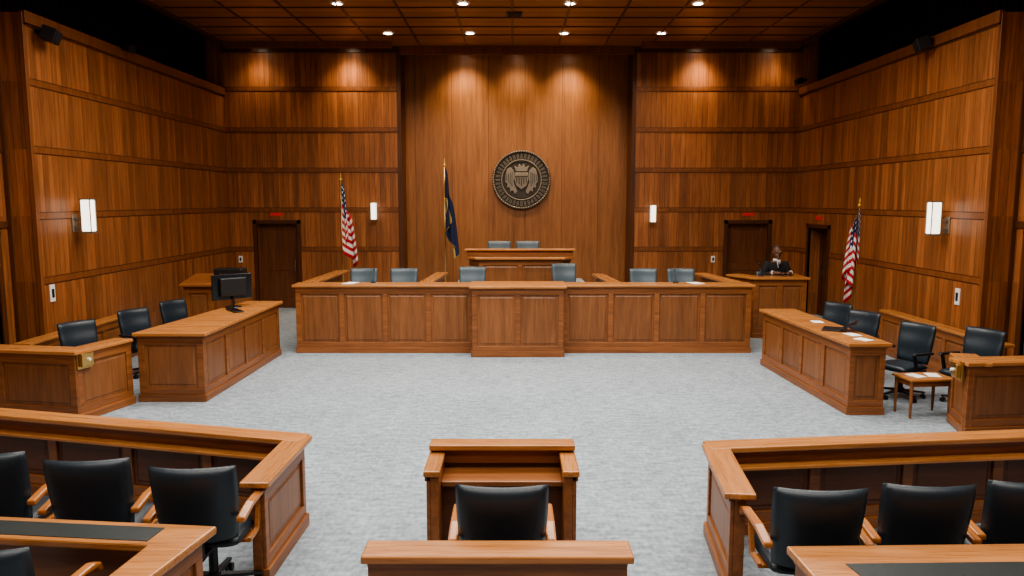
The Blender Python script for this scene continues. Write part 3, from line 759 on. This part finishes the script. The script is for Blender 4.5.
for s in (-1,1):
    addsph(bm,hc+Vector((s*.09,.01,-.01)),.027,(.4,.8,1.3),12)
    addsph(bm,hc+Vector((s*.035,-.092,.034)),.018,(1.4,.7,.5),12)
    base=Vector((s*.07,-.50,hz+.325))
    for q,(dx,L) in enumerate(((-.030,.062),(-.010,.072),(.010,.068),(.028,.052))):
        p0=base+Vector((dx,-.02,0)); p1=p0+Vector((-s*.012,-L*.6,.006)); p2=p1+Vector((-s*.006,-L*.45,-.014))
        for a,b2 in ((p0,p1),(p1,p2)):
            d=b2-a; addcyl(bm,a,.0095,.0085,d.length,10,d.to_track_quat('Z','Y').to_matrix().to_4x4()); addsph(bm,b2,.0088,n=10)
    a=base+Vector((-s*.025,.015,0)); b2=a+Vector((-s*.035,-.035,.004)); d=b2-a
    addcyl(bm,a,.012,.010,d.length,10,d.to_track_quat('Z','Y').to_matrix().to_4x4()); addsph(bm,b2,.010,n=10)
body=fin('body',bm,M_skin,P,smooth=True)
rm=body.modifiers.new('r','REMESH'); rm.mode='VOXEL'; rm.voxel_size=.007; rm.use_smooth_shade=True
sm=body.modifiers.new('sm','SMOOTH'); sm.iterations=3; sm.factor=.5
for s in (-1,1):
    bm=bmesh.new(); addsph(bm,hc+Vector((s*.036,-.100,.016)),.011,n=12); fin('eye',bm,M_eye,P,smooth=True)
    bm=bmesh.new(); addsph(bm,hc+Vector((s*.036,-.1095,.016)),.005,n=10); fin('pupil',bm,M_black,P,smooth=True)
bm=bmesh.new(); addsph(bm,hc+Vector((0,.022,.033)),.111,(.81,.97,.96),28)
geo=[v2 for v2 in bm.verts if ((v2.co-hc).z<.035-((v2.co-hc).y-.03)*.9 and (v2.co-hc).y<.03) or (v2.co-hc).z<-.04]
bmesh.ops.delete(bm,geom=geo,context='VERTS'); fin('hair',bm,M_hair,P,smooth=True,label='very short dark hair')
def infl(k,d): return (J[k][0],(J[k][1][0]+d,J[k][1][1]+d))
JJ=[infl(0,.03),infl(1,.03),infl(2,.03),((0,-.005,hz+.48),(.11,.09)),infl(5,.026),infl(6,.026),((.198,-.31,hz+.305),(.055,.052)),infl(9,.026),infl(10,.026),((-.198,-.31,hz+.305),(.055,.052))]
bm=skin_mesh(JJ,[(0,1),(1,2),(2,3),(2,4),(4,5),(5,6),(2,7),(7,8),(8,9)],2)
fin('suit_jacket',bm,M_suit,P,smooth=True,label='black jacket')
bm=skin_mesh([infl(0,.02),infl(13,.02),infl(14,.02),infl(15,.025),infl(17,.02),infl(18,.02),infl(19,.025)],[(0,1),(1,2),(2,3),(0,4),(4,5),(5,6)],2)
fin('trousers',bm,M_trous,P,smooth=True)
poly('shirt_front',[(-.04,hz+.55),(.04,hz+.55),(.006,hz+.40),(-.006,hz+.40)],-.165,-.12,M_shirt,P,ax='y',bevel=.006)
poly('necktie',[(-.012,hz+.53),(.012,hz+.53),(.014,hz+.44),(0,hz+.40),(-.014,hz+.44)],-.172,-.160,M_tie,P,ax='y',bevel=.004)
bm=bmesh.new(); addcyl(bm,(0,-.02,hz+.53),.075,.066,.045,20); fin('shirt_collar',bm,M_shirt,P,smooth=True)
for s in (-1,1):
    bm=bmesh.new(); d=Vector((-s*.11,-.16,.01)).normalized(); addcyl(bm,Vector((s*.185,-.335,hz+.315)),.046,.044,.03,18,d.to_track_quat('Z','Y').to_matrix().to_4x4()); fin('shirt_cuff',bm,M_shirt,P,smooth=False)
    bm=bmesh.new(); addsph(bm,(s*.13,-.53,.045),.05,(.9,2.3,.9),14); fin('shoe',bm,M_black,P,smooth=True)

# ------------------------------------------------------------------ world & camera
wd=bpy.data.worlds.new('world'); S.world=wd; wd.use_nodes=True
wd.node_tree.nodes['Background'].inputs[0].default_value=(.05,.045,.04,1)
cam=bpy.data.cameras.new('camera'); cam.lens=745/1024*36; cam.sensor_width=36; cam.clip_end=100
co=bpy.data.objects.new('camera',cam); link(co); co.location=(0,0,2.7); co.rotation_euler=(math.radians(90-6.7),0,0)
S.camera=co
